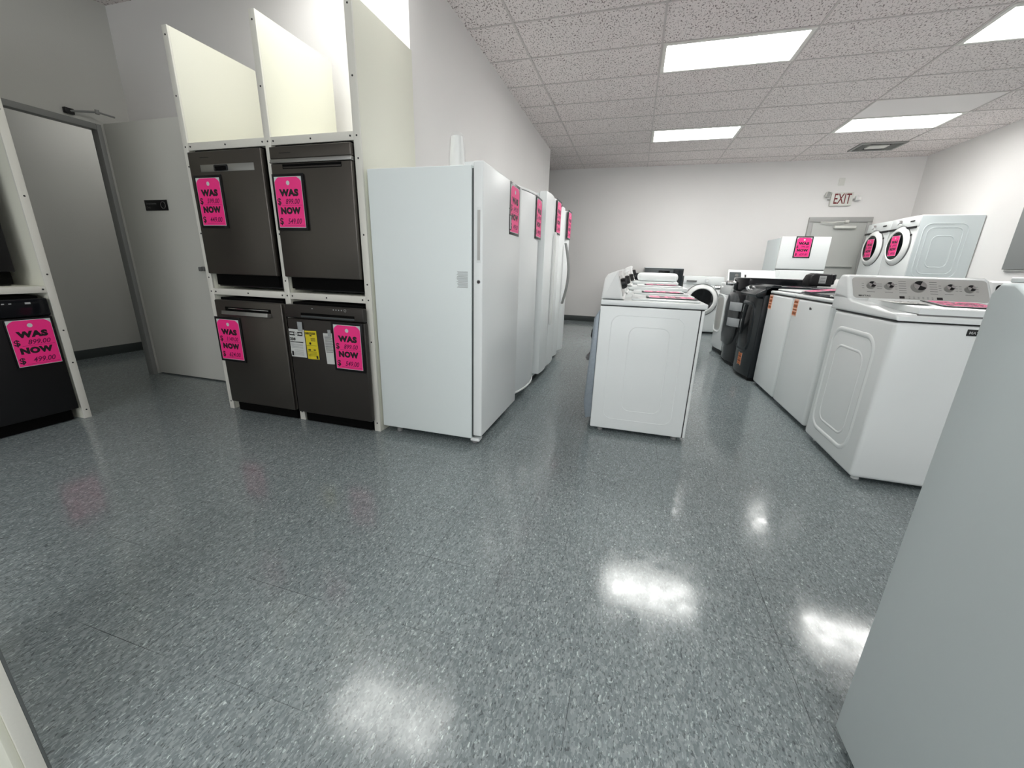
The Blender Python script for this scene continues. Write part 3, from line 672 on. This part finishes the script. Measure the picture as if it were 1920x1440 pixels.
# --- very near washer whose side fills the lower right
t = thing('top_load_washer', 'large white washer side filling the lower right corner, nearest machine', 'washing machine', (.965, .205, 0))
pr = [(0, .03), (0, .93), (.04, .95), (.45, .975), (.56, 1.0), (.615, 1.05), (.652, 1.095), (.675, 1.1085), (.705, 1.1085), (.712, 1.10), (.72, 1.09), (.72, .03)]
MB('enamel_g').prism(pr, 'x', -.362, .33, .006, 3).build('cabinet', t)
MB('enamel').prism([(y, z + .001) for y, z in pr[1:9]] + [(.705, 1.118), (.655, 1.118), (.60, 1.07), (.545, 1.015), (.44, .985), (0, .965)], 'x', -.352, .32, .004).build('console_trim', t)
MB('lidglass').box(-.27, .25, .03, .42, .955, .99, .01).build('lid', t)
feet(t, .69, .70, .032)

# --- two white washers facing the aisle, behind the near one
def white_washer(label, loc, w_, glass):
    t = thing('top_load_washer', label, 'washing machine', loc, -90)
    h = w_ / 2
    MB('enamel').box(-h, h, 0, .68, .03, .93, .02, 4).build('cabinet', t)
    MB('ink').box(-h + .004, h - .004, .004, .676, .93, .936).build('deck_seam', t)
    MB('enamel').box(-h, h, 0, .69, .936, .963, .012, 3).build('top_deck', t)
    if glass: MB('gloss_black').box(-h + .03, h - .03, .045, .50, .958, .968, .004).use('lidglass').prism([(.03, .970), (.03, .984), (.50, 1.034), (.505, 1.02), (.50, .969)], 'x', -h + .03, h - .03, .004).use('chrome').box(h - .14, h - .06, .027, .04, .974, .985, .004).build('lid', t)
    else: MB('ink').box(-h + .03, h - .03, .045, .50, .963, .966, .001).use('enamel').box(-h + .035, h - .035, .05, .50, .966, .984, .008, 3).build('lid', t)
    console(t, w_, .53, .67, .96, 1.09, 'lidglass' if glass else 'console_grey')
    st = MB('peach').box(-h + .015, -h + .11, -.0012, 0, .785, .925)
    zz = .91
    for k, hh in enumerate((.020, .030, .014, .028)):
        st.use('orange').box(-h + .02, -h + .105, -.0018, -.001, zz - hh, zz); st.use('brown').box(-h + .034, -h + .095, -.0022, -.0016, zz - hh * .75, zz - hh * .25); zz -= hh + .008
    st.build('warning_sticker', t)
    if glass: MB('ink').text('Mw', 0.02, -.0012, .872, .045, .022, offset=.03).build('badge', t)
    feet(t, w_, .68)
    return t
white_washer('white washer with smoked glass lid and orange-brown sticker, beside knobbed washer', (1.325, 3.63, 0), .70, True)
white_washer('slim white washer with closed white lid, next to the black dryer', (1.325, 4.325, 0), .62, False)
sale_card('pink price sign lying on the smoked glass lid', '599.00', '449.00', (1.495, 3.84, 1.0035), -90, -83.9, frame=False)

# --- charcoal and black front loaders with bulging fronts
def front_loader(label, loc, rz, w_, body, h=.98, bulge=.06, door='round', knob_side=-1, panel=None, top_slope=.0, group=None, door_z=.55, name='front_load_washer', glass='dglass', rim='plastic_w', dr_r=.24, plain=False, low=.03, slot=True):
    t = thing(name, label, 'washing machine' if 'washer' in name else 'dryer', loc, rz, group)
    H = w_ / 2
    MB(body).box(-H, H, .06, .76, low, h, .012, 3).build('cabinet', t)
    if top_slope: # sloped control deck with fascia
        bowed(MB(body), w_ - .004, .055, bulge, .07, low + .01, h - top_slope, .01).build('front_panel', t)
        pr = [(.0, h - top_slope - .02), (-.02, h - top_slope + .01), (0.0, h - top_slope + .03), (.13, h + .012), (.20, h + .012), (.20, h - .08)]
        cp = MB(body).prism(pr, 'x', -H, H, .012, 3).build('control_panel', t)
        kb = MB('chrome'); ang = math.degrees(math.atan2(.13, top_slope - .02))
        m4 = T(0, 0.0, h - top_slope + .03) @ RX(-ang)
        kb.cyl((-H * .72, 0.003, .05), (-H * .72, -.03, .05), .03, .025, 24, mtx=m4).build('knob', cp)
        ln = MB('palegrey')
        for k in range(3): ln.box(-.02 + .07 * k, -.016 + .07 * k, -.0018, 0.001, .03, .09, mtx=m4)
        ln.build('printed_scale', cp)
    else:
        bowed(MB(body), w_ - .004, .055, bulge, .07, low + .01, h - .155, .01).build('front_panel', t)
        cp = bowed(MB(panel or body), w_ - .004, .055, bulge * 1.05, .07, h - .15, h, .012).build('control_panel', t)
        kb = MB('chrome'); kb.cyl((knob_side * H * .45 if not plain else .02, .0, h - .075), (knob_side * H * .45 if not plain else .02, -bulge * .85 - .02, h - .075), .036, .03, 28, .003).use(panel or body).cyl((knob_side * H * .45, -bulge * .85 - .02, h - .075), (knob_side * H * .45, -bulge * .85 - .023, h - .075), .024).build('knob', cp)
        if slot: MB('greyink').box(-H * .85, -H * .35, -.01, .03, h - .10, h - .075, .004).build('detergent_handle', cp)
    y = .055 - bulge
    if door == 'round':
        d = MB(rim).lathe([(dr_r * .80, y - .03), (dr_r * .88, y - .045), (dr_r * .98, y - .04), (dr_r * 1.12, y - .015), (dr_r * 1.16, y + .02), (dr_r * 1.0, y + .03)], 48, mtx=T(0, 0, door_z)).build('door', t)
        MB('greyink').lathe([(dr_r * 1.17, y - .004), (dr_r * 1.20, y - .004), (dr_r * 1.20, y + .025), (dr_r * 1.17, y + .025)], 48, mtx=T(0, 0, door_z)).build('door_seal', d)
        MB(glass).lathe([(.001, y - .02), (dr_r * .4, y - .022), (dr_r * .7, y - .03), (dr_r * .83, y - .036), (dr_r * .84, y - .0)], 40, mtx=T(0, 0, door_z)).build('door_glass', d)
    elif door == 'square':
        d = MB(body).lathe([(.20, y + .012), (.232, y - .010), (.245, y - .004), (.25, y + .02)], 48, mtx=T(0, 0, door_z), sup=5, ax=1, az=1.12, warp=(w_, bulge)).build('door', t)
        MB(glass).lathe([(.001, y - .008), (.06, y - .008), (.12, y - .007), (.17, y - .005), (.20, y - .002), (.228, y + .004), (.228, y + .03)], 48, mtx=T(0, 0, door_z), sup=5, ax=1, az=1.1, warp=(w_, bulge)).build('door_glass', d)
    return t
b1 = front_loader('charcoal front-load dryer with sloped control deck and tall dark door', (1.235, 5.03, 0), -90, .655, 'charcoal', 1.0, .06, 'square', top_slope=.10, name='front_load_dryer', door_z=.56)
st = MB('peach').box(-.05, .05, .0, .004, .13, .27); zz = .265
for k, hh in enumerate((.03, .012, .03, .012, .03)):
    st.use('orange' if k % 2 == 0 else 'brown').box(-.045, .045, -.0015, .002, zz - hh, zz); st.use('brown').box(-.03, .03, -.002, .002, zz - hh * .7, zz - hh * .4); zz -= hh + .003
q = st.build('warning_sticker', b1); q.location = (0.10, .0015, .0); q.rotation_euler = (0, 0, math.radians(6.5))
b2 = front_loader('glossy black front-load washer with film-wrapped door, beside the charcoal dryer', (1.235, 5.73, 0), -90, .68, 'gloss_black', 1.07, .06, 'none', name='front_load_washer', knob_side=-1, slot=False)
MB('gloss_black').lathe([(.26, .02), (.285, .005), (.285, -.02), (.265, -.042), (.20, -.052), (.12, -.056), (.06, -.058), (.001, -.058)], 48, mtx=T(-.0, 0, .56), sup=3.2, ax=.92, az=1.15, warp=(.68, .05)).build('door', b2)
MB('film').lathe([(.27, .0), (.292, .0), (.292, -.026), (.268, -.05), (.20, -.06), (.12, -.064), (.06, -.066), (.001, -.066)], 48, mtx=T(-.0, 0, .56), sup=3.2, ax=.92, az=1.15, warp=(.68, .05)).build('protective_film', b2)
for z in (.49, .68): MB('tape').prism([(.16, -.058), (.25, -.036), (.285, -.006), (.335, .038), (.335, .041), (.282, -.003), (.247, -.032), (.16, -.054)], 'z', z, z + .10, .0005).build('tape', b2)
w3 = front_loader('white front-load washer beside the black ones, seen edge-on', (1.225, 6.475, 0), -90, .72, 'enamel', .985, .05, 'square', glass='console_grey', rim='plastic_w', door_z=.56, low=.06)
for o_ in (w3,): MB('black').box(-.32, .32, .07, .5, 0, .06).build('plinth', o_)
for o_ in (b1, b2): MB('black').box(-.30, .30, .06, .7, 0, .03).build('plinth', o_)
wr = tag(MB('film').box(-.30, .28, .02, .6, .0, .025, .01, 3).use('palegrey').box(.1, .26, .05, .1, .02, .05, .01).build('plastic_wrap'), 'crumpled clear plastic wrap on top of the white washer past the black one', 'plastic wrap')
wr.location = (1.30, 6.455, .987); wr.rotation_euler = (0, 0, -PI / 2)
# black canister on the dryer tops
t = thing('shop_vacuum_head', 'black rounded appliance with a grey label lying on the machine tops', 'appliance', (1.83, 4.97, 1.012), 8)
MB('black').prism([(-.11, 0), (.10, 0), (.10, .10), (.085, .125), (-.06, .13), (-.10, .11), (-.12, .06)], 'y', -.07, .07, .02, 3).build('housing', t)
MB('gloss_black').box(.085, .125, -.06, .06, .02, .12, .01).box(.12, .15, -.03, .03, .06, .125, .012).build('end_cap', t)
MB('palegrey').box(-.03, .035, -.0715, -.0695, .03, .105, .0005).use('greyink').box(-.02, .025, -.0722, -.071, .05, .055).box(-.02, .025, -.0722, -.071, .08, .085).build('label_plate', t)

# --- second line behind, facing the other way: white machines
for k, (y, lab) in enumerate(((4.1, 'white machine behind the glass-lid washer, only its pale top showing'), (4.85, 'white machine behind the black canister, only its pale top showing'), (5.6, 'white machine behind the black washers, farther along the second line'))):
    t = thing('top_load_washer', lab, 'washing machine', (2.86, y, 0), 90, 'white machines of the line behind')
    MB('enamel').box(-.34, .34, 0, .68, .0, .93, .02, 3).build('cabinet', t)
    MB('enamel').box(-.345, .345, -.003, .69, .935, .965, .012, 3).build('top_deck', t)
    MB('plastic_w').box(-.26, .26, .04, .5, .966, .985, .01, 3).build('lid', t)
    console(t, .68, .54, .68, .96, 1.085)

# --- far machine with grey console and knob, facing the viewer
t = thing('top_load_washer', 'far white top-load washer with grey knob console and clear plastic', 'washing machine', (1.80, 6.86, 0), 0)
MB('enamel').box(-.33, .33, .0, .66, .0, .95, .02, 3).build('cabinet', t)
c_, m4, L_ = console(t, .68, .46, .66, .95, 1.175, 'plastic_w', lean=.13)
MB('graphite').prism(rrect(-.235, L_ * .52, .17, L_ * .7, .01), 'y', -.004, 0, mtx=m4).use('chrome').cyl((-.22, -.004, L_ * .55), (-.22, -.035, L_ * .55), .026, mtx=m4).build('knob_panel', c_)
MB('ink').box(-.10, -.075, -.004, -.001, L_ * .3, L_ * .7, mtx=m4).build('display_slot', c_)
tag(MB('film').box(1.88, 2.16, 7.30, 7.52, 1.08, 1.185, .03, 3).build('plastic_bag'), 'clear plastic bag over the right end of the far knob console', 'plastic bag').location = (0, -.01, -.0)

# ------------------------------------------------------------------ middle row, facing +x
def deck_machine(label, y, x=.45, z=.925, w_=.68, front_seam=True, back=False, knobs=1, lid_raise=0, ctop=1.107, face='console_grey', name='top_load_washer', d=.64, emb=True):
    t = thing(name, label, 'dryer' if 'dryer' in name else 'washing machine', (x, y + w_ / 2, 0), 90)
    h = w_ / 2; dz = z - .925
    cb = MB('enamel').box(-h, h, .028, d, .033, .886 + dz, .008, 3)
    if emb: emboss(cb, -1, w_, .03, d, .05, .88)
    cb.build('cabinet', t)
    MB('ink').box(-h + .003, h - .003, .01, d - .002, .886 + dz, .890 + dz).build('deck_seam', t)
    MB('enamel').box(-h + .001, h - .001, .006, .025, .033, .884 + dz, .006, 3).build('front_panel', t)
    MB('ink').box(-h + .002, h - .002, .0245, .0285, .036, .884 + dz).build('front_seam', t)
    MB('enamel').box(-h, h, -.006, d, .891 + dz, .925 + dz, .008, 3).build('top_deck', t)
    # console with rounded back hump
    zz = z + .006
    pr = [(d - .145, zz), (d - .20 + .065, zz + .01), (d - .095, ctop - .025), (d - .10, ctop), (d - .085, ctop + .002), (d - .03, ctop - .02), (d - .012, ctop - .05), (d, zz)]
    c_ = MB('plastic_w').prism(pr, 'x', -h, h, .012, 3).build('console', t)
    L = math.hypot(.04, ctop - .035 - zz); ang = math.degrees(math.atan2(.04, ctop - .035 - zz))
    m4 = T(0, d - .135, zz + .01) @ RX(-ang)
    MB(face).prism(rrect(0, L * .5, w_ - .05, L * .9, .01), 'y', -.003, .006, mtx=m4).build('control_panel', c_)
    for k, xx in enumerate([-h + .12, -h + .30, h - .12][:knobs + 0]):
        MB('black').cyl((xx, -.003, L * .58), (xx, -.03, L * .58), .036, .033, 24, .003, mtx=m4).use('ink').box(xx - .005, xx + .005, -.036, -.028, L * .58 - .03, L * .58 + .03, .002, mtx=m4).build('knob', c_)
    if lid_raise > 0:
        MB('enamel').box(-h + .02, h - .02, .0, d - .17, z + .002, z + lid_raise, .04, 4).build('lid', t)
    else:
        MB('enamel').box(-h + .07, h - .07, .03, d - .19, z + .001, z + .012, .005).build('lid', t)
    if back:
        MB('galv').prism([(d, .10), (d + .04, .085), (d + .06, .20), (d + .035, .80), (d, .865)], 'x', -h + .01, h - .05, .01, 2).build('rear_panel', t)
        q = MB('black').box(-.20, -.14, d + .02, d + .05, .52, .60, .008); q.tube([(-.17, d + .03, .60), (-.19, d + .05, .66), (-.20, d + .045, .70), (-.22, d + .03, .72)], .011)
        q.tube([(-.17, d + .04, .55), (-.20, d + .065, .51), (-.21, d + .07, .50)], .012); q.use('greyink').box(-.24, -.19, d + .04, d + .075, .49, .53, .008).build('power_cord', t)
    feet(t, w_, d, .033)
    return t
deck_machine('white dryer with plain embossed side and grey rear panel, front of the middle row', 2.705, back=True, name='dryer', knobs=2)
deck_machine('white washer second in the middle row, with a pink sign on its lid', 3.405, x=.462, z=.93, knobs=2, ctop=1.12, name='top_load_washer')
deck_machine('white washer third in the middle row, partly hidden by the second', 4.11, x=.49, z=.965, knobs=2, ctop=1.11)
deck_machine('tall white washer with puffy rounded lid, fourth in the middle row', 4.83, x=.47, z=1.0, knobs=1, ctop=1.16, lid_raise=.095, face='plastic_w', d=.60)
sale_card('pink price sign lying on the front white dryer top', '449.00', '299.00', (.255, 2.96, .9405), 90, -90)
sale_card('pink price sign lying on the second white washer lid', '599.00', '449.00', (.235, 3.62, .9455), 90, -90)
sale_card('dark-edged pink price sign lying on the third white washer lid', '599.00', '449.00', (.27, 4.42, .980), 90, -90)

# ------------------------------------------------------------------ machines against the far wall
t = thing('laundry_centre', 'graphite machine with flat panel and black display against the far wall', 'washing machine', (.535, 8.28, 0))
MB('graphite').box(-.345, .345, .02, .72, .0, 1.172, .008, 3).build('cabinet', t)
MB('graphite').box(-.345, .16, 0, .022, .85, 1.165, .004).build('front_panel', t)
dr = MB('charcoal').box(.168, .335, 0, .022, .6, 1.15, .004).build('dispenser_door', t)
MB('chrome').cyl((.235, 0, .93), (.235, -.02, .93), .016).build('knob', dr)
MB('dglass').box(-.10, .10, -.003, 0.001, 1.045, 1.13, .001).build('display', t)
MB('enamel').box(-.347, .347, 0.0, .72, 1.173, 1.185, .003).build('top_trim', t)
front_loader('white front-load washer with round dark door facing the viewer by the far wall', (1.245, 8.25, 0), 0, .69, 'enamel', 1.05, .02, 'round', knob_side=.3, door_z=.62, dr_r=.25)
t = thing('laundry_machine', 'charcoal machine mostly hidden behind the middle row consoles', 'washing machine', (-.06, 8.3, 0))
MB('charcoal').box(-.2, .17, 0, .7, .0, 1.075, .01, 3).build('cabinet', t); MB('gloss_black').box(-.19, .16, -.004, 0, .95, 1.06, .002).build('control_panel', t)
# top-freezer refrigerator
t = thing('refrigerator', 'white top-freezer refrigerator with pink sign, in front of the far door', 'refrigerator', (2.50, 7.56, 0), 0)
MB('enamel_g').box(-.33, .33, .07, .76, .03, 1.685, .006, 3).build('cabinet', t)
MB('enamel').box(-.333, .333, 0, .062, 1.21, 1.695, .01, 3).build('freezer_door', t)
MB('enamel').box(-.333, .333, 0, .062, .08, 1.193, .01, 3).build('door', t)
MB('darkstrip').box(-.325, .325, .01, .072, 1.192, 1.212).build('door_gasket', t)
MB('black').box(-.32, .32, .03, .7, 0, .08).build('toe_grille', t)
sale_card('pink price sign reading was and now on the far top-freezer refrigerator', '799.00', '629.00', (2.475, 7.557, 1.54))
# stacked pairs along the right wall
for k, (y, lab1, lab2) in enumerate(((7.32, 'white front-load dryer stacked nearest on the right, embossed side showing', 'white machine under the nearer stacked dryer'),
                                     (8.005, 'white front-load dryer stacked farthest, next to the exit door', 'white machine under the farther stacked dryer'))):
    t = front_loader(lab1, (3.69, y + .34, 1.0), -90, .675, 'enamel', .975, .02, 'round', knob_side=.05, door_z=.58, name='front_load_dryer', dr_r=.235, rim='plastic_w', low=.0, slot=False)
    cp = [c__ for c__ in t.children if c__.name.startswith('control_panel')][0]
    MB('ink').box(.16, .26, .030, .034, .895, .915, .002).build('display', cp)
    MB('black').box(-.33, .33, .026, .04, .803, .833, .003).build('console_gap', t)
    MB('ink').cyl((.255, .04, .72), (.255, .028, .72), .014).build('button', t)
    sd = MB('enamel_g')
    for (a, b_, c0, c1, r) in ((.12, .62, .14, .86, .09), (.17, .57, .19, .81, .08), (.25, .49, .28, .70, .06)):
        sd.tube([(.3375 - .001, p, q) for p, q in rrect((a + b_) / 2, (c0 + c1) / 2, b_ - a, c1 - c0, r)], .008, 8, closed=True)
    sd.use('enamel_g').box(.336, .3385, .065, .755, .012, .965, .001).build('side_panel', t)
    u = front_loader(lab2, (3.69, y + .34, 0), -90, .675, 'enamel', .985, .02, 'round', knob_side=.3, door_z=.5, name='front_load_washer')
    sale_card('pink price sign on the door of the %s stacked dryer' % ('nearer', 'farther')[k], '699.00', '499.00', (3.684, y + .34, 1.58), -90, frame=False)
bpy.context.view_layer.update()
